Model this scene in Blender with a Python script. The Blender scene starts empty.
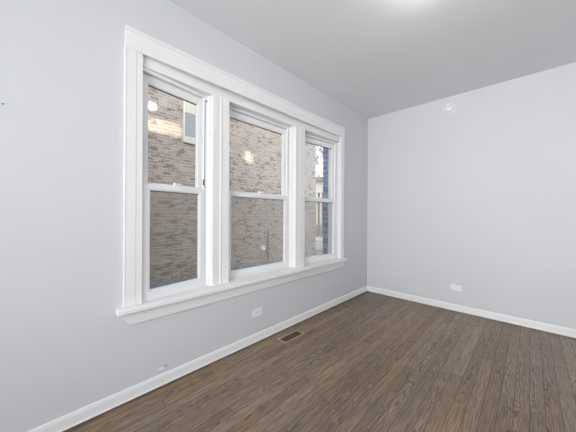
import bpy, bmesh, math, random
from mathutils import Vector, Matrix

random.seed(7)
S = bpy.context.scene
C = S.collection

# ------------------------------------------------------------------ camera
CAM = Vector((1.8719, 0.0, 1.2137))
YAW, ROLL, FPX, CY = 0.7639, 0.0049, 252.644, 214.497
cam_d = bpy.data.cameras.new('camera'); cam = bpy.data.objects.new('camera', cam_d); C.objects.link(cam)
F = Vector((-math.sin(YAW), math.cos(YAW), 0)); R = Vector((math.cos(YAW), math.sin(YAW), 0)); U = Vector((0, 0, 1))
cr, sr = math.cos(ROLL), math.sin(ROLL)
ex = R * cr + U * sr; ey = U * cr - R * sr; ez = -F
M = Matrix(((ex.x, ey.x, ez.x, CAM.x), (ex.y, ey.y, ez.y, CAM.y), (ex.z, ey.z, ez.z, CAM.z), (0, 0, 0, 1)))
cam.matrix_world = M
cam_d.sensor_width = 36; cam_d.lens = FPX / 576 * 36
cam_d.shift_y = -(216 - CY) / 576
cam_d.clip_start = 0.05; cam_d.clip_end = 200
S.camera = cam

# ------------------------------------------------------------------ exposure
S.view_settings.view_transform = 'Standard'; S.view_settings.look = 'None'
S.view_settings.exposure = 0.28; S.view_settings.gamma = 1.0; S.view_settings.use_curve_mapping = False

# ------------------------------------------------------------------ sky
W = bpy.data.worlds.new('sky'); S.world = W; W.use_nodes = True
nt = W.node_tree; nt.nodes.clear()
out = nt.nodes.new('ShaderNodeOutputWorld'); bg = nt.nodes.new('ShaderNodeBackground')
tc = nt.nodes.new('ShaderNodeTexCoord'); sep = nt.nodes.new('ShaderNodeSeparateXYZ'); rp = nt.nodes.new('ShaderNodeValToRGB')
nt.links.new(tc.outputs['Generated'], sep.inputs[0]); nt.links.new(sep.outputs['Z'], rp.inputs[0])
rp.color_ramp.elements[0].position = 0.0; rp.color_ramp.elements[0].color = (0.93, 0.96, 1.0, 1)
rp.color_ramp.elements[1].position = 0.6; rp.color_ramp.elements[1].color = (0.80, 0.88, 1.0, 1)
nt.links.new(rp.outputs[0], bg.inputs[0]); bg.inputs[1].default_value = 2.35
nt.links.new(bg.outputs[0], out.inputs[0])


def area(name, loc, direction, sx, sy, power, col=(1, 1, 1), spread=180, shape='RECTANGLE', rollv=None):
    d = bpy.data.lights.new(name, 'AREA'); d.shape = shape; d.size = sx
    if shape in ('RECTANGLE', 'ELLIPSE'): d.size_y = sy
    d.energy = power; d.color = col; d.spread = math.radians(spread)
    o = bpy.data.objects.new(name, d); C.objects.link(o); o.location = loc
    o.rotation_euler = Vector(direction).to_track_quat('-Z', 'Y').to_euler()
    return o


RX, RY0, RY1, H = 3.55, -2.3, 3.7822, 2.74      # room: x 0..RX, y RY0..RY1
# fill lights added out of view, before the rear window and the right doorway
area('rear_fill', (2.0, RY0 + 0.03, 1.45), (0.03, 1, 0.07), 1.9, 1.5, 57, (0.98, 0.985, 1.0), 110)
area('doorway_fill', (RX - 0.03, -1.2, 1.25), (-1, 0.12, 0.05), 1.0, 2.1, 2, (1.0, 0.98, 0.95))
LAMP = 58        # radiance of the globe lamp on the ceiling
# sun thrown back onto the neighbouring wall by upper window panes
def glint(name, tgt, src, sx, sy, p):
    t, s = Vector(tgt), Vector(src)
    area(name, s, t - s, sx, sy, p, (1.0, 0.88, 0.72), 3)
glint('sun_glint_band', (-2.6, 1.60, 2.68), (-0.50, 1.60, 4.3), 0.62, 0.15, .8)
glint('sun_glint_square', (-2.6, 3.42, 2.475), (-0.50, 3.42, 4.1), 0.21, 0.15, .32)


# ------------------------------------------------------------------ helpers
class MB:
    def __init__(s): s.v = []; s.f = []
    def box(s, x0, x1, y0, y1, z0, z1):
        b = len(s.v)
        s.v += [(x, y, z) for x in (x0, x1) for y in (y0, y1) for z in (z0, z1)]
        s.f += [tuple(b + i for i in q) for q in ((0, 1, 3, 2), (4, 6, 7, 5), (0, 4, 5, 1), (2, 3, 7, 6), (0, 2, 6, 4), (1, 5, 7, 3))]
        return s
    def prism(s, prof, fn, a, b):
        """extrude a closed profile [(u,w)]; fn(u,w,t) -> xyz ; a,b may be functions of (u,w)"""
        n = len(prof); o = len(s.v)
        ga = a if callable(a) else (lambda u, w: a)
        gb = b if callable(b) else (lambda u, w: b)
        s.v += [fn(u, w, ga(u, w)) for u, w in prof] + [fn(u, w, gb(u, w)) for u, w in prof]
        for i in range(n):
            j = (i + 1) % n; s.f.append((o + i, o + j, o + n + j, o + n + i))
        s.f.append(tuple(o + i for i in range(n))[::-1]); s.f.append(tuple(o + n + i for i in range(n)))
        return s
    def lathe(s, prof, fn, n=32):
        """prof [(r,h)], fn(a,b,h)->xyz"""
        o = len(s.v); m = len(prof)
        for r, h in prof:
            for k in range(n):
                t = 2 * math.pi * k / n; s.v.append(fn(r * math.cos(t), r * math.sin(t), h))
        for i in range(m - 1):
            for k in range(n):
                l = (k + 1) % n
                s.f.append((o + i * n + k, o + i * n + l, o + (i + 1) * n + l, o + (i + 1) * n + k))
        s.f.append(tuple(o + k for k in range(n))[::-1]); s.f.append(tuple(o + (m - 1) * n + k for k in range(n)))
        return s
    def tube(s, p, q, r0, r1, n=6):
        p, q = Vector(p), Vector(q); d = (q - p).normalized()
        a = d.orthogonal().normalized(); b = d.cross(a); o = len(s.v)
        for c, r in ((p, r0), (q, r1)):
            for k in range(n):
                t = 2 * math.pi * k / n; s.v.append(tuple(c + a * r * math.cos(t) + b * r * math.sin(t)))
        for k in range(n):
            l = (k + 1) % n; s.f.append((o + k, o + l, o + n + l, o + n + k))
        s.f.append(tuple(o + k for k in range(n))[::-1]); s.f.append(tuple(o + n + k for k in range(n)))
        return s
    def build(s, name, mat, parent=None, origin=(0, 0, 0), bevel=0, smooth=False, local=False):
        me = bpy.data.meshes.new(name)
        ox, oy, oz = origin
        me.from_pydata([(x - ox, y - oy, z - oz) for x, y, z in s.v], [], s.f)
        bm = bmesh.new(); bm.from_mesh(me); bmesh.ops.recalc_face_normals(bm, faces=bm.faces[:])
        bm.to_mesh(me); bm.free()
        me.materials.append(mat)
        if smooth:
            for p in me.polygons: p.use_smooth = True
            me.set_sharp_from_angle(angle=math.radians(35))
        o = bpy.data.objects.new(name, me); C.objects.link(o); o.location = origin
        if parent:
            o.parent = parent
        if parent and not local:
            wl, q = Vector((0, 0, 0)), parent
            while q: wl += q.location; q = q.parent
            o.location = Vector(origin) - wl
        if bevel:
            m = o.modifiers.new('bevel', 'BEVEL'); m.width = bevel; m.segments = 2; m.limit_method = 'ANGLE'
            m.angle_limit = math.radians(40)
        return o


def tag(o, label=None, cat=None, group=None, kind=None):
    if label: o['label'] = label
    if cat: o['category'] = cat
    if group: o['group'] = group
    if kind: o['kind'] = kind
    return o


def thing(name, loc, label, cat, group=None, kind=None):
    o = bpy.data.objects.new(name, None); C.objects.link(o); o.location = loc; o.empty_display_size = 0.1
    return tag(o, label, cat, group, kind)


# ------------------------------------------------------------------ materials
def mat(name, col, rough=0.5, spec=0.5, metal=0.0):
    m = bpy.data.materials.new(name); m.use_nodes = True
    b = m.node_tree.nodes['Principled BSDF']
    b.inputs['Base Color'].default_value = (*col, 1); b.inputs['Roughness'].default_value = rough
    b.inputs['Specular IOR Level'].default_value = spec; b.inputs['Metallic'].default_value = metal
    return m


class N:
    """tiny node-graph helper"""
    def __init__(s, m): s.t = m.node_tree
    def node(s, typ, **kw):
        n = s.t.nodes.new(typ)
        for k, v in kw.items(): setattr(n, k, v)
        return n
    def set(s, sock, v):
        if hasattr(v, 'is_output') or isinstance(v, bpy.types.NodeSocket): s.t.links.new(v, sock)
        else: sock.default_value = v
    def math(s, op, a, b=0.0, c=None):
        n = s.node('ShaderNodeMath', operation=op); s.set(n.inputs[0], a); s.set(n.inputs[1], b)
        if c is not None: s.set(n.inputs[2], c)
        return n.outputs[0]
    def xyz(s, x=0.0, y=0.0, z=0.0):
        n = s.node('ShaderNodeCombineXYZ')
        for i, v in enumerate((x, y, z)): s.set(n.inputs[i], v)
        return n.outputs[0]
    def noise(s, vec, scale, detail=3, rough=0.55, dist=0.0):
        n = s.node('ShaderNodeTexNoise'); s.set(n.inputs['Vector'], vec)
        n.inputs['Scale'].default_value = scale; n.inputs['Detail'].default_value = detail
        n.inputs['Roughness'].default_value = rough; n.inputs['Distortion'].default_value = dist
        return n.outputs['Fac']
    def ramp(s, fac, stops):
        n = s.node('ShaderNodeValToRGB'); s.set(n.inputs[0], fac); e = n.color_ramp.elements
        while len(e) < len(stops): e.new(0.5)
        for k, (p, c) in enumerate(stops): e[k].position = p; e[k].color = (*c, 1)
        return n.outputs[0]
    def mix(s, fac, a, b, mode='MIX'):
        n = s.node('ShaderNodeMix', data_type='RGBA', blend_type=mode)
        s.set(n.inputs[0], fac); s.set(n.inputs[6], a); s.set(n.inputs[7], b)
        return n.outputs[2]
    def bump(s, h, strength, dist):
        n = s.node('ShaderNodeBump'); s.set(n.inputs['Height'], h)
        n.inputs['Strength'].default_value = strength; n.inputs['Distance'].default_value = dist
        return n.outputs[0]


def paint(name, col, rough, bump=0.06, scale=160):
    m = mat(name, col, rough, 0.3); g = N(m); b = m.node_tree.nodes['Principled BSDF']
    oc = g.node('ShaderNodeTexCoord').outputs['Object']
    n1 = g.noise(oc, scale, 2); n2 = g.noise(oc, 1.3, 2)
    g.set(b.inputs['Normal'], g.bump(n1, bump, 0.002))
    c = tuple(col)
    g.set(b.inputs['Base Color'], g.ramp(n2, [(0.3, tuple(x * 0.985 for x in c)), (0.7, tuple(min(1, x * 1.01) for x in c))]))
    return m


M_WALL = paint('pale_blue_grey_wall_paint', (0.648, 0.657, 0.681), 0.6)
M_CEIL = paint('ceiling_paint', (0.80, 0.81, 0.83), 0.75, 0.05)
M_TRIM = paint('white_semigloss_trim', (0.83, 0.83, 0.825), 0.32, 0.03, 60)
M_VINYL = paint('white_window_paint', (0.84, 0.845, 0.85), 0.3, 0.01)
M_PLAST = mat('white_plastic', (0.84, 0.84, 0.85), 0.3)
M_DARK = mat('dark_shade_and_gap', (0.05, 0.05, 0.055), 0.6)  # for the painted rail shade, the jamb tracks and the weep joints
M_SLOT = mat('dark_slot', (0.03, 0.03, 0.03), 0.7)
M_BRONZE = mat('dark_bronze_register', (0.11, 0.077, 0.038), 0.45, 0.5, 0.3)
M_TAN = mat('tan_wood_register_rim', (0.44, 0.33, 0.22), 0.4)


def glass_mat():
    m = bpy.data.materials.new('window_glass'); m.use_nodes = True; t = m.node_tree; t.nodes.clear()
    g = N(m); o = g.node('ShaderNodeOutputMaterial'); mx = g.node('ShaderNodeMixShader')
    tr = g.node('ShaderNodeBsdfTransparent'); gl = g.node('ShaderNodeBsdfGlossy'); fr = g.node('ShaderNodeFresnel')
    bf = g.node('ShaderNodeNewGeometry').outputs['Backfacing']      # same reflectance at the inner and outer face of the pane
    g.set(fr.inputs[0], g.math('ADD', 1.5, g.math('MULTIPLY', bf, 1 / 1.5 - 1.5))); gl.inputs['Roughness'].default_value = 0.01
    tr.inputs[0].default_value = (0.95, 0.965, 0.96, 1)
    t.links.new(fr.outputs[0], mx.inputs[0]); t.links.new(tr.outputs[0], mx.inputs[1]); t.links.new(gl.outputs[0], mx.inputs[2])
    t.links.new(mx.outputs[0], o.inputs[0]); return m


def screen_mat():
    m = bpy.data.materials.new('insect_mesh'); m.use_nodes = True; t = m.node_tree; t.nodes.clear()
    g = N(m); o = g.node('ShaderNodeOutputMaterial'); mx = g.node('ShaderNodeMixShader')
    tr = g.node('ShaderNodeBsdfTransparent'); df = g.node('ShaderNodeBsdfDiffuse'); df.inputs[0].default_value = (0.36, 0.325, 0.285, 1)
    mx.inputs[0].default_value = 0.17
    t.links.new(tr.outputs[0], mx.inputs[1]); t.links.new(df.outputs[0], mx.inputs[2]); t.links.new(mx.outputs[0], o.inputs[0]); return m


M_GLASS = glass_mat(); M_SCREEN = screen_mat()


def brick_mat(name, cols, mortar, axis='Y', course=0.053, length=0.135, big_tint=(0.9, 0.9, 0.9), far_sky_tint=None):
    m = mat(name, (0.4, 0.3, 0.25), 0.9, 0.2); g = N(m); b = m.node_tree.nodes['Principled BSDF']
    oc = g.node('ShaderNodeTexCoord').outputs['Object']
    sp = g.node('ShaderNodeSeparateXYZ'); g.set(sp.inputs[0], oc)
    u = sp.outputs[axis]; w = g.math('ADD', sp.outputs['Z'], 10.0)
    wob = g.math('MULTIPLY', g.math('SUBTRACT', g.noise(oc, 5, 2), 0.5), 0.008)
    w2 = g.math('DIVIDE', g.math('ADD', w, wob), course)
    row = g.math('FLOOR', w2); fw = g.math('FRACT', w2)
    wr = g.node('ShaderNodeTexWhiteNoise', noise_dimensions='1D'); g.set(wr.inputs['W'], row)
    uu = g.math('ADD', g.math('DIVIDE', u, length), g.math('ADD', g.math('MULTIPLY', g.math('MODULO', row, 2.0), 0.5), g.math('MULTIPLY', wr.outputs['Value'], 0.2)))
    uu = g.math('ADD', uu, 100.0)
    colm = g.math('FLOOR', uu); fu = g.math('FRACT', uu)
    wn = g.node('ShaderNodeTexWhiteNoise', noise_dimensions='3D'); g.set(wn.inputs[0], g.xyz(colm, row, 0.5))
    base = g.ramp(wn.outputs['Value'], [(i / (len(cols) - 1), c) for i, c in enumerate(cols)])
    fine = g.noise(oc, 34, 3, 0.7); big = g.noise(oc, 1.1, 3)
    base = g.mix(0.5, base, g.ramp(fine, [(0.32, (0.6, 0.6, 0.6)), (0.68, (1.3, 1.3, 1.3))]), 'MULTIPLY')
    base = g.mix(1.0, base, g.ramp(big, [(0.35, (1.08, 1.0, 0.92)), (0.65, big_tint)]), 'MULTIPLY')
    if far_sky_tint:
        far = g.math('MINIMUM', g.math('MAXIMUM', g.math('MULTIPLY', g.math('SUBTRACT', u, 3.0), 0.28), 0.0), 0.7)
        base = g.mix(far, base, (*far_sky_tint, 1))  # lavender sky reflection mixed into the brick colour towards the far end
    em = g.math('MINIMUM', g.math('MULTIPLY', fu, length / 0.010), g.math('MULTIPLY', fw, course / 0.014))
    msk = g.math('LESS_THAN', em, 1.0)
    # pale mortar, raked out, its joint shadow painted in broken runs along the bed joints
    run = g.noise(g.xyz(g.math('MULTIPLY', sp.outputs[axis], 5.0), g.math('MULTIPLY', row, 3.7), 0.0), 1.0, 2, 0.6)
    mort = g.ramp(run, [(0.38, tuple(x * 0.25 for x in mortar)), (0.45, mortar), (0.8, tuple(x * 1.12 for x in mortar))])
    g.set(b.inputs['Base Color'], g.mix(msk, base, mort))
    hgt = g.math('ADD', g.math('SUBTRACT', 1.0, msk), g.math('MULTIPLY', fine, 0.6))
    g.set(b.inputs['Normal'], g.bump(hgt, 0.6, 0.008))
    return m


M_BRICK = brick_mat('common_brick', [(0.25, 0.185, 0.145), (0.44, 0.34, 0.265), (0.36, 0.285, 0.235), (0.50, 0.41, 0.33), (0.29, 0.225, 0.185), (0.41, 0.33, 0.28)], (0.46, 0.42, 0.375), big_tint=(0.92, 0.91, 0.94), far_sky_tint=(0.265, 0.235, 0.242))
M_BRICK_DK = brick_mat('sky_shaded_brick', [(0.15, 0.21, 0.34), (0.28, 0.36, 0.52), (0.20, 0.27, 0.42)], (0.40, 0.47, 0.60), axis='X', course=0.075, length=0.22, big_tint=(0.9, 0.95, 1.0))  # blue of the sky-lit shade is put into these brick colours
M_CONC = paint('grey_concrete', (0.28, 0.29, 0.31), 0.9, 0.6, 30)
g = N(M_CONC); oc = g.node('ShaderNodeTexCoord').outputs['Object']
g.set(M_CONC.node_tree.nodes['Principled BSDF'].inputs['Base Color'], g.ramp(g.noise(oc, 16, 4, 0.75), [(0.36, (0.13, 0.13, 0.14)), (0.5, (0.29, 0.28, 0.28)), (0.66, (0.46, 0.45, 0.45))]))
M_STONE = paint('limestone', (0.62, 0.58, 0.50), 0.8, 0.3, 40)
M_CREAM = paint('cream_siding', (0.82, 0.78, 0.64), 0.7, 0.1, 40)
M_ROOF = paint('grey_shingles', (0.30, 0.29, 0.28), 0.9, 0.6, 30)
M_GROUND = paint('yard_ground', (0.30, 0.28, 0.25), 0.95, 0.6, 12)
M_BARK = paint('pale_bark', (0.36, 0.34, 0.33), 0.9, 0.4, 20)
M_PANE_GREY = mat('grey_screened_pane', (0.34, 0.34, 0.335), 0.8, 0.2)
M_BLIND = mat('cream_roller_blind', (0.66, 0.60, 0.47), 0.8)


def floor_mat():
    m = mat('stained_oak_strip_floor', (0.2, 0.15, 0.12), 0.33, 0.45); g = N(m); b = m.node_tree.nodes['Principled BSDF']
    oc = g.node('ShaderNodeTexCoord').outputs['Object']
    sp = g.node('ShaderNodeSeparateXYZ'); g.set(sp.inputs[0], oc)
    x, y = sp.outputs['X'], sp.outputs['Y']
    pw, pl = 0.072, 1.15
    col = g.math('FLOOR', g.math('DIVIDE', x, pw)); fx = g.math('FRACT', g.math('DIVIDE', x, pw))
    w1 = g.node('ShaderNodeTexWhiteNoise', noise_dimensions='1D'); g.set(w1.inputs['W'], col)
    yy = g.math('ADD', g.math('DIVIDE', y, pl), g.math('MULTIPLY', w1.outputs['Value'], 7.3))
    row = g.math('FLOOR', yy); fy = g.math('FRACT', yy)
    w2 = g.node('ShaderNodeTexWhiteNoise', noise_dimensions='3D'); g.set(w2.inputs[0], g.xyz(col, row, 1.7))
    rnd = w2.outputs['Value']
    off = g.math('MULTIPLY', rnd, 37.0)
    # cathedral grain: rings of a slightly tilted log cut along the plank
    gx = g.math('MULTIPLY', g.math('SUBTRACT', g.math('ADD', fx, g.math('MULTIPLY', rnd, 0.8)), 0.9), 1.0)
    warp = g.noise(g.xyz(g.math('ADD', g.math('MULTIPLY', x, 6.0), off), g.math('MULTIPLY', y, 1.6), off), 1.6, 3, 0.55)
    ring = g.math('ADD', g.math('ADD', g.math('MULTIPLY', g.math('MULTIPLY', gx, gx), 5.0), g.math('MULTIPLY', g.math('ADD', y, off), 1.3)), g.math('MULTIPLY', warp, 3.6))
    saw = g.math('FRACT', g.math('MULTIPLY', ring, 2.2))
    cath = g.math('MULTIPLY', g.math('SUBTRACT', saw, 0.5), 2.0)
    streak = g.noise(g.xyz(g.math('ADD', g.math('MULTIPLY', x, 170.0), off), g.math('MULTIPLY', y, 8.0), off), 1.0, 4, 0.65)
    tone = g.ramp(rnd, [(0.0, (0.185, 0.136, 0.095)), (0.3, (0.255, 0.19, 0.136)), (0.55, (0.225, 0.172, 0.132)), (0.8, (0.29, 0.222, 0.165)), (1.0, (0.235, 0.165, 0.108))])
    dark = g.mix(1.0, tone, (0.32, 0.27, 0.23, 1), 'MULTIPLY')
    lite = g.mix(1.0, tone, (1.62, 1.58, 1.48, 1), 'MULTIPLY')
    tone = g.mix(0.22, tone, (0.25, 0.188, 0.137, 1))
    sel = g.math('GREATER_THAN', w2.outputs['Color'], 0.50)
    cfac = g.math('MULTIPLY', g.math('MAXIMUM', cath, 0.0), g.math('ADD', 0.15, g.math('MULTIPLY', sel, 0.75)))
    c = g.mix(g.ramp(streak, [(0.36, (0, 0, 0)), (0.64, (1, 1, 1))]), dark, lite)
    c = g.mix(0.58, tone, c)
    c = g.mix(cfac, c, dark)
    # uneven stain: large soft patches, some redder, some greyer
    p1 = g.noise(g.xyz(g.math('MULTIPLY', x, 1.6), g.math('MULTIPLY', y, 0.8), 3.1), 1.0, 3)
    p2 = g.noise(g.xyz(g.math('MULTIPLY', x, 2.6), g.math('MULTIPLY', y, 1.1), 9.4), 1.0, 2)
    c = g.mix(0.8, c, g.ramp(p1, [(0.32, (0.80, 0.79, 0.80)), (0.5, (1.0, 1.0, 1.0)), (0.68, (1.16, 1.15, 1.15))]), 'MULTIPLY')
    c = g.mix(0.8, c, g.ramp(p2, [(0.33, (1.0, 1.0, 1.10)), (0.5, (1.0, 1.0, 0.98)), (0.67, (1.16, 1.03, 0.82))]), 'MULTIPLY')
    gap = g.math('MAXIMUM', g.math('LESS_THAN', fx, 0.05), g.math('LESS_THAN', fy, 0.003))
    c = g.mix(g.math('MULTIPLY', gap, 0.75), c, (0.03, 0.022, 0.017, 1))
    g.set(b.inputs['Base Color'], c)
    g.set(b.inputs['Roughness'], g.math('ADD', 0.30, g.math('MULTIPLY', streak, 0.16)))
    g.set(b.inputs['Normal'], g.bump(g.math('SUBTRACT', g.math('MULTIPLY', streak, 0.25), gap), 0.25, 0.0015))
    return m


M_FLOOR = floor_mat()

# ------------------------------------------------------------------ the setting: shell
MB().box(-0.02, RX, RY0, RY1, -0.12, 0).build('floor', M_FLOOR)
MB().box(-0.12, RX + 0.12, RY0 - 0.12, RY1 + 0.12, H, H + 0.12).build('ceiling', M_CEIL)
WT = -0.19
OY0, OY1, OZ0, OZ1 = 0.485, 2.995, 0.57, 2.305            # rough opening of the window bank
w = MB()
w.box(WT, 0, RY0 - 0.12, OY0, -0.12, H).box(WT, 0, OY1, RY1 + 0.12, -0.12, H)
w.box(WT, 0, OY0, OY1, -0.12, OZ0).box(WT, 0, OY0, OY1, OZ1, H)
w.build('wall_left', M_WALL)
MB().box(0, RX + 0.12, RY1, RY1 + 0.12, -0.12, H).build('wall_far', M_WALL)
# rear and right walls, behind the camera, with openings added behind the fill lights
w = MB(); y0, y1 = RY0 - 0.12, RY0
w.box(0, 1.0, y0, y1, -0.12, H).box(3.0, RX + 0.12, y0, y1, -0.12, H).box(1.0, 3.0, y0, y1, -0.12, 0.65).box(1.0, 3.0, y0, y1, 2.25, H)
w.build('wall_rear', M_WALL)
w = MB(); x0, x1 = RX, RX + 0.12
w.box(x0, x1, RY0, -1.75, -0.12, H).box(x0, x1, -0.65, RY1, -0.12, H).box(x0, x1, -1.75, -0.65, 2.2, H).box(x0, x1, -1.75, -0.65, -0.12, 0)
w.build('wall_right', M_WALL)
w = MB()
for q in ((1.0, 1.06, 0.65, 2.25), (2.94, 3.0, 0.65, 2.25), (1.97, 2.03, 0.65, 2.25)): w.box(q[0], q[1], y0 + .03, y1 - .03, q[2], q[3])
w.box(1.0, 3.0, y0 + .03, y1 - .03, 0.65, 0.72).box(1.0, 3.0, y0 + .03, y1 - .03, 2.18, 2.25)
wr = thing('window_4', (2.0, RY0 - 0.06, 0.65), 'white framed window added behind the fill light, in the wall behind the viewer', 'window', kind='structure')
w.build('frame', M_VINYL, wr)
MB().box(1.03, 2.97, y0 + .055, y0 + .06, 0.68, 2.22).build('pane', M_GLASS, wr)
# exterior masonry of our own wall, with the brick reveal seen through the third window
XO = -0.335
w = MB(); by0, by1, bz0, bz1 = 0.40, 3.045, 0.50, 2.315
w.box(XO, WT, RY0 - 0.12, by0, -0.6, 3.1).box(XO, WT, by1, RY1 + 0.3, -0.6, 3.1)
w.box(XO, WT, by0, by1, -0.6, bz0).box(XO, WT, by0, by1, bz1, 3.1)
w.build('wall_exterior', M_BRICK_DK)

# ------------------------------------------------------------------ baseboards
BP = [(0, .0875), (.006, .0875), (.0095, .083), (.011, .074), (.0125, .070), (.0125, .022), (.0165, .018), (.0180, .013), (0, .013)]
bl = MB().prism(BP, lambda u, z, t: (u, t, z), RY0, lambda u, z: RY1 - u).build('baseboard_left', M_TRIM, bevel=.0012)
MB().prism(BP, lambda u, z, t: (t, RY1 - u, z), lambda u, z: u, RX).build('baseboard_far', M_TRIM, bevel=.0012)
MB().prism(BP, lambda u, z, t: (RX - u, t, z), -0.60, lambda u, z: RY1 - u).build('baseboard_right', M_TRIM, bevel=.0012)
MB().prism(BP, lambda u, z, t: (t, RY0 + u, z), 0, RX).build('baseboard_rear', M_TRIM, bevel=.0012)

# ------------------------------------------------------------------ window trim
HB, HT = 2.272, 2.394
# head casing with its small cap moulding
HP = [(0, HB), (.022, HB), (.024, HB + .003), (.022, HB + .006), (.022, HT - .012), (.028, HT - .006), (.032, HT), (.032, HT + .010), (0, HT + .010)]
MB().prism(HP, lambda u, z, t: (u, t, z), lambda u, z: 0.438 if z < HT - .01 else 0.440, lambda u, z: 3.052 if z < HT - .01 else 3.056).build('trim_1', M_TRIM, bevel=.0015)
# side casings: flat board with a slightly raised outer band
def side_casing(name, yo, yi):
    s = 1 if yi > yo else -1; wd = abs(yi - yo)
    p = [(0, 0), (0, .022), (.006, .023), (.011, .0212), (wd * .60, .0205), (wd * .66, .0185), (wd - .004, .018), (wd, .015), (wd, 0)]
    MB().prism(p, lambda u, x, t: (x, yo + s * u, t), 0.620, HB).build(name, M_TRIM, bevel=.001)
side_casing('trim_2', 0.436, 0.543)
side_casing('trim_3', 3.052, 2.972)
# the bank is a very shallow bay: the outer two windows turn outwards, the posts between stand back from the wall face
def post(name, plan):
    MB().prism(plan, lambda x, y, t: (x, y, t), 0.618, 2.202).build(name, M_TRIM, bevel=.0025)
PF = -.020
post('trim_4', [(PF, 1.076), (PF - .002, 1.140), (PF + .002, 1.148), (PF + .002, 1.158), (PF - .002, 1.166), (PF, 1.234), (-.075, 1.230), (-.080, 1.213), (WT, 1.213), (WT, 1.05), (-.085, 1.052), (-.070, 1.066), (-.050, 1.066), (-.050, 1.074)])
post('trim_5', [(PF, 2.100), (PF - .002, 2.165), (PF + .002, 2.173), (PF + .002, 2.183), (PF - .002, 2.191), (PF, 2.258), (-.10, 2.240), (-.125, 2.212), (WT, 2.212), (WT, 2.079), (-.098, 2.079), (-.098, 2.082), (-.060, 2.084), (-.060, 2.095), (-.040, 2.096)])
# head board over the windows, following the bay
FB = [(-.002, 0.516), (-.028, 1.08), (-.034, 1.30), (-.034, 2.06), (-.028, 2.26), (-.006, 2.972), (WT, 2.972), (WT, 0.516)]
MB().prism(FB, lambda x, y, t: (x, y, t), 2.2025, 2.285).build('trim_8', M_TRIM, bevel=.0015)
# stool (inner sill) and apron
SP = [(0, .583), (.055, .583), (.064, .585), (.068, .590), (.068, .612), (.064, .618), (.055, .620), (0, .620)]
MB().box(WT, .002, OY0 + .002, OY1 - .002, .575, .6195).prism(SP, lambda u, z, t: (u, t, z), 0.398, 3.078).build('trim_6', M_TRIM, bevel=.0015)
AP = [(0, .495), (.016, .495), (.018, .498), (.025, .574), (.025, .5825), (0, .5825)]
MB().prism(AP, lambda u, z, t: (u, t, z), lambda u, z: 0.478 - (z - .495) / .083 * .070, lambda u, z: 3.048 + (z - .495) / .083 * .02).build('trim_7', M_TRIM, bevel=.001)
# jamb lining at the two ends of the rough opening
w = MB(); w.box(WT, 0, OY0 + .001, .497, .620, 2.285).box(WT, 0, 2.974, OY1 - .001, .620, 2.285).box(WT, 0, OY0 + .001, OY1 - .001, 2.2855, 2.304)
w.build('trim_9', M_TRIM)


# ------------------------------------------------------------------ double-hung windows
def sash(mb, x0, x1, ya, yb, z0, z1, st, rb, rt, sl=.054):
    mb.box(x0, x1, ya, ya + sl, z0, z1).box(x0, x1, yb - st, yb, z0, z1)
    mb.box(x0, x1, ya + sl, yb - st, z0, z0 + rb).box(x0, x1, ya + sl, yb - st, z1 - rt, z1)
    # inner glazing bead, a step down towards the pane
    k = .008
    xm0, xm1 = x0 + .006, x1 - .006
    mb.box(xm0, xm1, ya + sl, ya + sl + k, z0 + rb, z1 - rt).box(xm0, xm1, yb - st - k, yb - st, z0 + rb, z1 - rt)
    mb.box(xm0, xm1, ya + sl + k, yb - st - k, z0 + rb, z0 + rb + k).box(xm0, xm1, ya + sl + k, yb - st - k, z1 - rt - k, z1 - rt)


def window(i, O, yb, turn, label):
    """local frame: y along the window, x into the room; lower pane at x = -.068"""
    o = thing('window_%d' % i, (O[0], O[1], 0), label, 'window', kind='structure')
    o.rotation_euler = (0, 0, math.radians(turn))
    ya, zt, zb, fr = 0.0, 2.201, .620, .030
    f = MB()
    f.box(-.122, -.060, ya, ya + fr, zb, zt).box(-.122, -.060, yb - fr, yb, zb, zt)
    f.box(-.122, -.060, ya + fr, yb - fr, zt - .024, zt).box(-.130, -.054, ya + fr, yb - fr, zb, zb + .020)
    f.build('frame', M_VINYL, o, bevel=.0015, local=True)
    a, b = ya + fr + .003, yb - fr - .003
    lo = MB(); sash(lo, -.084, -.053, a, b, zb + .018, 1.420, .040, .046, .036)
    L = lo.build('lower_sash', M_VINYL, o, bevel=.0015, local=True)
    MB().box(-.070, -.066, a + .039, b - .039, zb + .060, 1.386).build('pane', M_GLASS, L, local=True)
    MB().box(-.0655, -.062, a + .049, b - .049, 1.370, 1.3758).build('rail_shade', M_DARK, L, local=True)  # dark strip standing for the shade under the meeting rail
    up = MB(); sash(up, -.116, -.088, a, b, 1.388, 2.175, .040, .036, .055)
    Uo = up.build('upper_sash', M_VINYL, o, bevel=.0015, local=True)
    MB().box(-.104, -.100, a + .039, b - .039, 1.420, 2.124).build('pane', M_GLASS, Uo, local=True)
    MB().box(-.0995, -.096, a + .049, b - .049, 2.1035, 2.1118).build('rail_shade', M_DARK, Uo, local=True)  # dark strip standing for the shade under the top rail
    # jamb channel beside the upper sash
    t = MB(); t.box(-.0605, -.0585, yb - fr + .001, yb - fr + .006, 1.43, 2.16)
    t.build('track', M_DARK, o, local=True)
    # cam lock and keeper on the meeting rail
    yc = (ya + yb) / 2
    k = MB(); k.box(-.082, -.058, yc - .030, yc + .030, 1.420, 1.426)
    k.lathe([(.011, 1.426), (.013, 1.430), (.013, 1.442), (.009, 1.446)], lambda p, r, z: (-.070 + p, yc + r, z), 16)
    k.prism([(0, 1.432), (.052, 1.434), (.054, 1.443), (0, 1.444)], lambda u, z, tt: (-.070 + tt, yc - .004 + u, z), -.006, .006)
    k.build('sash_lock', M_PLAST, L, bevel=.001, local=True)
    MB().box(-.1215, -.1205, ya + .02, yb - .02, zb + .03, 1.40).build('insect_screen', M_SCREEN, o, local=True)
    return o


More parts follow.
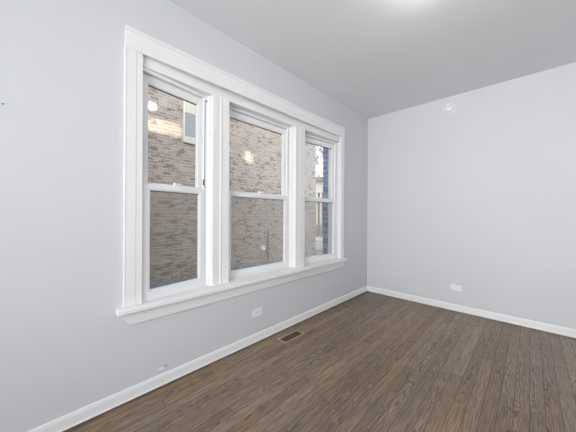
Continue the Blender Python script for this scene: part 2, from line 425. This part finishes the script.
W1 = window(1, (.0595, .513), .562, 8.5, 'narrow double-hung window at the near, left end of the white-cased bank')
W2 = window(2, (-.040, 1.213), .866, 0, 'widest double-hung window, in the middle of the white-cased bank')
W3 = window(3, (-.060, 2.2105), .754, -6, 'double-hung window nearest the room corner, with a strip of sky and dark brick')
# black balance shoes in the jamb channels of the first window, screw hole at its top
for zz, yy, ww in ((1.475, .050, -.0885), (1.475, .524, -.062)):
    MB().box(ww, ww + .0055, yy - .003, yy + .003, zz - .024, zz + .024).build('balance_shoe', M_SLOT, W1, local=True)
MB().box(-.062, -.056, .546, .556, 2.150, 2.162).build('jamb_hole', M_SLOT, W1, local=True)

# ------------------------------------------------------------------ outside: the neighbouring building
NX = -2.6
nb = thing('neighboring_building', (NX, 2.0, -0.6), 'weathered tan brick building wall filling the view across the narrow gangway', 'building')
ny0, ny1, nz1 = -5.0, 5.82, 8.0
wy0, wy1, wz0, wz1 = 1.96, 2.86, 2.60, 3.95
w = MB()
w.box(NX - 6, NX, ny0, wy0, 0.13, nz1).box(NX - 6, NX, wy1, ny1, 0.13, nz1)
w.box(NX - 6, NX, wy0, wy1, 0.13, wz0 - .12).box(NX - 6, NX, wy0, wy1, wz1, nz1)
w.box(NX - 6, NX - .13, wy0, wy1, wz0 - .12, wz1)
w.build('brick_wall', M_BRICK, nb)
MB().box(NX - 6, NX + .03, ny0, ny1 + .03, -0.6, 0.13).build('foundation', M_CONC, nb)
MB().box(NX - .12, NX + .04, wy0 - .02, wy1 + .05, wz0 - .11, wz0).build('window_sill', M_STONE, nb, bevel=.006)
w = MB()
w.box(NX - .12, NX - .05, wy0, wy0 + .045, wz0, wz1).box(NX - .12, NX - .05, wy1 - .045, wy1, wz0, wz1)
w.box(NX - .12, NX - .05, wy0 + .045, wy1 - .045, wz0, wz0 + .03).box(NX - .12, NX - .05, wy0 + .045, wy1 - .045, wz1 - .05, wz1)
nf = w.build('window_frame', M_VINYL, nb)
MB().box(NX - .115, NX - .10, wy0 + .04, wy1 - .04, wz0 + .02, 3.08).build('pane', M_PANE_GREY, nf)
MB().box(NX - .115, NX - .09, wy0 + .04, wy1 - .04, 3.08, wz1 - .03).build('roller_blind', M_BLIND, nf)
w = MB(); w.lathe([(.055, 0), (.055, .035), (.046, .045), (.040, .045), (.036, .02)], lambda a, b, h: (NX + h, 3.835 + a, .433 + b), 24)
w.build('vent_cap', M_PLAST, nb, smooth=True)
w = MB().tube((NX + .02, 3.99, .13), (NX + .02, 3.99, .85), .012, .012, 10)
w.build('conduit', M_CONC, nb)
for k in range(9):
    yy = 1.2 + k * .23
    MB().box(NX - .01, NX + .004, yy, yy + random.uniform(.10, .18), .345, .358).build('weep_joint', M_DARK, nb)

# ground, far yard
MB().box(-40, -0.335, -6, 60, -0.75, -0.6).build('ground', M_GROUND)['kind'] = 'structure'

# far house seen in the gap past the brick wall, ahead along the sight line of the third window
def along(px, dist):
    a = px - 288
    d = F * FPX + R * a
    d = d / d.length
    return CAM.x + d.x * dist, CAM.y + d.y * dist


hx, hy = along(319, 14.2)
ang = math.atan2(hy - CAM.y, hx - CAM.x)
fh = thing('far_house', (hx, hy, -0.6), 'small cream porch-fronted house far off in the gap past the brick wall', 'house')
fh.rotation_euler = (0, 0, ang)
M_SHADE = paint('shaded_siding', (0.36, 0.33, 0.28), 0.8, 0.1, 40)  # darker siding, the porch shade is put into its colour
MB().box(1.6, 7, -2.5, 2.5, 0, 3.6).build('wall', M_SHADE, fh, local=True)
MB().prism([(-.35, 3.6), (7.3, 3.6), (7.3, 3.75), (3.6, 4.5), (-.35, 3.85)], lambda u, z, t: (u, t, z), -2.9, 2.9).build('roof', M_ROOF, fh, local=True)
MB().box(-.08, .14, -2.5, 2.5, 3.05, 3.6).build('porch_beam', M_CREAM, fh, local=True)
MB().box(-.1, 1.6, -2.4, 2.4, 0.35, 0.54).build('porch_deck', M_CREAM, fh, local=True)
for yy in (-2.2, -1.2, -.10, .12, 1.2, 2.2):
    MB().box(0, .11, yy - .055, yy + .055, .54, 3.05).box(-.015, .125, yy - .07, yy + .07, .54, .62).build('porch_column', M_CREAM, fh, local=True)
for k in range(3):
    MB().box(-.1 - .28 * (k + 1), -.1 - .28 * k, -.9, .9, 0, .40 - k * .13).build('step', M_STONE, fh, local=True)
wf = MB().box(1.56, 1.62, .3, 1.3, 1.1, 2.7).build('window', M_VINYL, fh, local=True)
MB().box(1.55, 1.57, .36, 1.24, 1.16, 2.64).build('pane', M_PANE_GREY, wf, local=True)
w = MB(); rs = random.Random(3)
w.box(-.06, -.02, -2.4, 2.4, 1.19, 1.25).box(-.06, -.02, -2.4, 2.4, .60, .65)
for k in range(44):
    yy = -2.35 + k * .108 + rs.uniform(-.012, .012); w.box(-.055, -.025, yy, yy + .05, .65, 1.19)
w.build('porch_railing', M_BARK, fh, local=True)

# bare tree behind the far house
tx, ty = along(319.3, 24)
tr = thing('bare_tree', (tx, ty, -0.6), 'leafless pale tree against the sky above the far house', 'tree')
tb = MB()
def grow(p, d, L, r, n):
    q = p + d * L
    tb.tube(p, q, r, r * .72, 6)
    if n == 0: return
    for k in range(3):
        nd = (d + Vector((random.uniform(-.65, .65), random.uniform(-.65, .65), random.uniform(-.15, .5)))).normalized()
        grow(q, nd, L * random.uniform(.62, .85), r * .62, n - 1)
grow(Vector((tx, ty, -0.6)), Vector((0, 0, 1)), 2.6, .19, 7)
tb.build('branch', M_BARK, tr)

# ------------------------------------------------------------------ small things in the room
def outlet(loc, rotz, label):
    """horizontal duplex outlet; local +x out of the wall, local y along it"""
    o = thing('wall_outlet', loc, label, 'outlet', 'wall outlets')
    def b(mb, n, m, par, bev=0):
        q = mb.build(n, m, bevel=bev); q.parent = par; return q
    p = b(MB().box(0, .006, -.0585, .0585, -.036, .036), 'cover_plate', M_PLAST, o, .002)
    for s in (-1, 1):
        pr = [(math.copysign(min(abs(.017 * math.cos(t)), .0145), math.cos(t)), .0165 * math.sin(t)) for t in [2 * math.pi * k / 24 for k in range(24)]]
        r = b(MB().prism(pr, lambda u, w_, t: (t, s * .0195 + u, w_), .005, .0085), 'receptacle', M_PLAST, o)
        sl = MB()
        sl.box(.0083, .0089, s * .0195 - .006, s * .0195 + .002, .0045, .0060).box(.0083, .0089, s * .0195 - .007, s * .0195 + .002, -.0060, -.0045)
        sl.lathe([(.002, .0083), (.002, .0089)], lambda a, c, h: (h, s * .0195 + .008 + a, c), 10)
        b(sl, 'slot', M_SLOT, r)
    b(MB().lathe([(.0028, .0058), (.0028, .0072), (.0015, .0076)], lambda a, c, h: (h, a, c), 12), 'screw', M_PLAST, o)
    o.rotation_euler = (0, 0, rotz)
    return o


outlet((0, 1.535, .283), 0, 'white horizontal outlet in the wall under the windows')
outlet((1.201, RY1, .297), -math.pi / 2, 'white horizontal outlet low on the far wall beside the corner')

# smoke detector high on the far wall
sd = thing('smoke_detector', (1.117, RY1, 2.592), 'round white smoke detector high on the far wall near the ceiling', 'smoke detector')
fn = lambda a, b, h: (1.117 + a, RY1 - h, 2.592 + b)
MB().lathe([(.070, 0), (.070, .010), (.066, .013), (.060, .013)], fn, 48).build('base_ring', M_PLAST, sd, smooth=True)
hd = MB().lathe([(.056, .012), (.056, .020), (.052, .034), (.044, .040), (.026, .043), (.010, .044)], fn, 48).build('housing', M_PLAST, sd, smooth=True)
v = MB()
for k in range(20):
    t = 2 * math.pi * k / 20
    c, s_ = math.cos(t), math.sin(t)
    v.tube(fn(.0545 * c, .0545 * s_, .025), fn(.0555 * c, .0555 * s_, .019), .003, .003, 6)
v.build('vent_slot', M_SLOT, hd)
MB().lathe([(.011, .042), (.011, .047), (.008, .048)], lambda a, b, h: fn(a + .016, b + .012, h), 20).build('test_button', mat('grey_button', (.55, .55, .56), .4), sd, smooth=True)
MB().lathe([(.006, .042), (.006, .0455)], lambda a, b, h: fn(a - .022, b + .010, h), 14).build('sounder_hole', mat('grey_sounder', (.4, .4, .4), .5), sd)

# floor register
fv = thing('floor_register', (.163, 1.842, 0), 'dark bronze floor register set in the boards below the middle window', 'floor vent')
w = MB(); X0, X1, Y0, Y1 = .108, .218, 1.706, 1.978
w.box(X0, X0 + .013, Y0, Y1, -.002, .004).box(X1 - .013, X1, Y0, Y1, -.002, .004).box(X0 + .013, X1 - .013, Y0, Y0 + .013, -.002, .004).box(X0 + .013, X1 - .013, Y1 - .013, Y1, -.002, .004)
w.build('rim', M_TAN, fv, bevel=.001)
MB().box(X0 + .013, X1 - .013, Y0 + .013, Y1 - .013, -.001, .0008).build('backing', M_SLOT, fv)
for k in range(14):
    yy = Y0 + .02 + k * (Y1 - Y0 - .04) / 13
    MB().box(X0 + .0135, X1 - .0135, yy - .0045, yy + .0045, .0008, .003).build('louver', M_BRONZE, fv)
MB().box((X0 + X1) / 2 - .003, (X0 + X1) / 2 + .003, Y0 + .012, Y1 - .012, .001, .0035).build('center_bar', M_BRONZE, fv)

# two blobs of old filler left on the wall just above the baseboard
M_FILL = paint('bare_filler', (.70, .72, .72), .9, .5, 60)
M_FILL2 = paint('grey_filler', (.47, .48, .49), .9, .5, 60)
def blob(y, z, r, m, label):
    p = [(r * .85 * k, .001 + .004 * math.sqrt(max(0, 1 - k * k))) for k in (1, .9, .75, .5, .2)]
    o = MB().lathe([(r, 0)] + p, lambda a, b, h: (h, y + a * 1.25, z + b * .7), 16).build('wall_patch', m, origin=(0, y, z), smooth=True)
    tag(o, label, 'wall patch', 'filler patches above the baseboard')
blob(.673, .120, .020, M_FILL, 'pale dab of filler on the wall above the baseboard, left of the grey one')
blob(.703, .132, .015, M_FILL2, 'grey dab of filler on the wall above the baseboard, right of the pale one')
o = MB().lathe([(.004, 0), (.005, .002), (.003, .003)], lambda a, b, h: (h, -.074 + a, 1.75 + b), 12).build('nail_head', mat('dull_nail', (.25, .25, .26), .5), origin=(0, -.074, 1.75), smooth=True)
tag(o, 'tiny dark nail head in the bare wall left of the windows', 'nail')

# globe ceiling lamp (just above the frame; its reflection is the pale spot in the first window)
LX, LY, LZ = 1.475, 1.698, 2.672
cl = thing('ceiling_lamp', (LX, LY, H), 'small lit opal globe lamp on the ceiling', 'lamp')
fn = lambda a, b, h: (LX + a, LY + b, h)
MB().lathe([(.165, H), (.165, H - .008), (.155, H - .013), (.034, H - .016)], fn, 32).build('shield_canopy', M_PLAST, cl, smooth=True)  # unseen plate, widened to keep the globe's glow off the ceiling
MB().lathe([(.030, H - .014), (.030, H - .024)], fn, 32).build('collar', M_PLAST, cl, smooth=True)
ms = mat('lit_opal_glass', (.9, .9, .9), .4); bs = ms.node_tree.nodes['Principled BSDF']
bs.inputs['Emission Color'].default_value = (1, .96, .90, 1); bs.inputs['Emission Strength'].default_value = LAMP
gp = [(.055 * math.cos(t), LZ + .055 * math.sin(t)) for t in [math.radians(66 - k * 12) for k in range(13)]] + [(.003, LZ - .055)]
MB().lathe(gp, fn, 32).build('shade', ms, cl, smooth=True)

# ------------------------------------------------------------------ tags of the setting
SET = {
    'floor': ('brown stained oak strip floor', 'floor'), 'ceiling': ('plain pale grey painted ceiling', 'ceiling'),
    'wall_left': ('pale blue-grey wall around the bank of windows', 'wall'), 'wall_far': ('pale blue-grey wall opposite the viewer with the smoke detector', 'wall'),
    'wall_rear': ('pale blue-grey wall behind the viewer', 'wall'), 'wall_right': ('pale blue-grey wall on the right, out of view', 'wall'),
    'wall_exterior': ('brick return, coloured with sky-blue shade, outside the window nearest the corner', 'wall'),
    'baseboard_left': ('white baseboard along the wall under the windows', 'baseboard'), 'baseboard_far': ('white baseboard along the far wall', 'baseboard'),
    'baseboard_right': ('white baseboard along the right wall, out of view', 'baseboard'), 'baseboard_rear': ('white baseboard along the wall behind the viewer', 'baseboard'),
    'trim_1': ('white head casing across the top of the windows', 'trim'), 'trim_2': ('white side casing left of the narrow first window', 'trim'),
    'trim_3': ('white side casing between the last window and the room corner', 'trim'), 'trim_4': ('white post between the narrow and the widest window', 'trim'),
    'trim_5': ('white post between the widest window and the one nearest the corner', 'trim'), 'trim_6': ('white window stool running under all three windows', 'trim'),
    'trim_7': ('white apron board below the window stool', 'trim'), 'trim_8': ('white recessed head board above the three windows', 'trim'),
    'trim_9': ('white jamb lining at the ends of the window opening', 'trim'), 'ground': ('bare brown yard ground outside', 'ground'),
}
for n, (l, c) in SET.items():
    tag(bpy.data.objects[n], l, c, kind='structure')
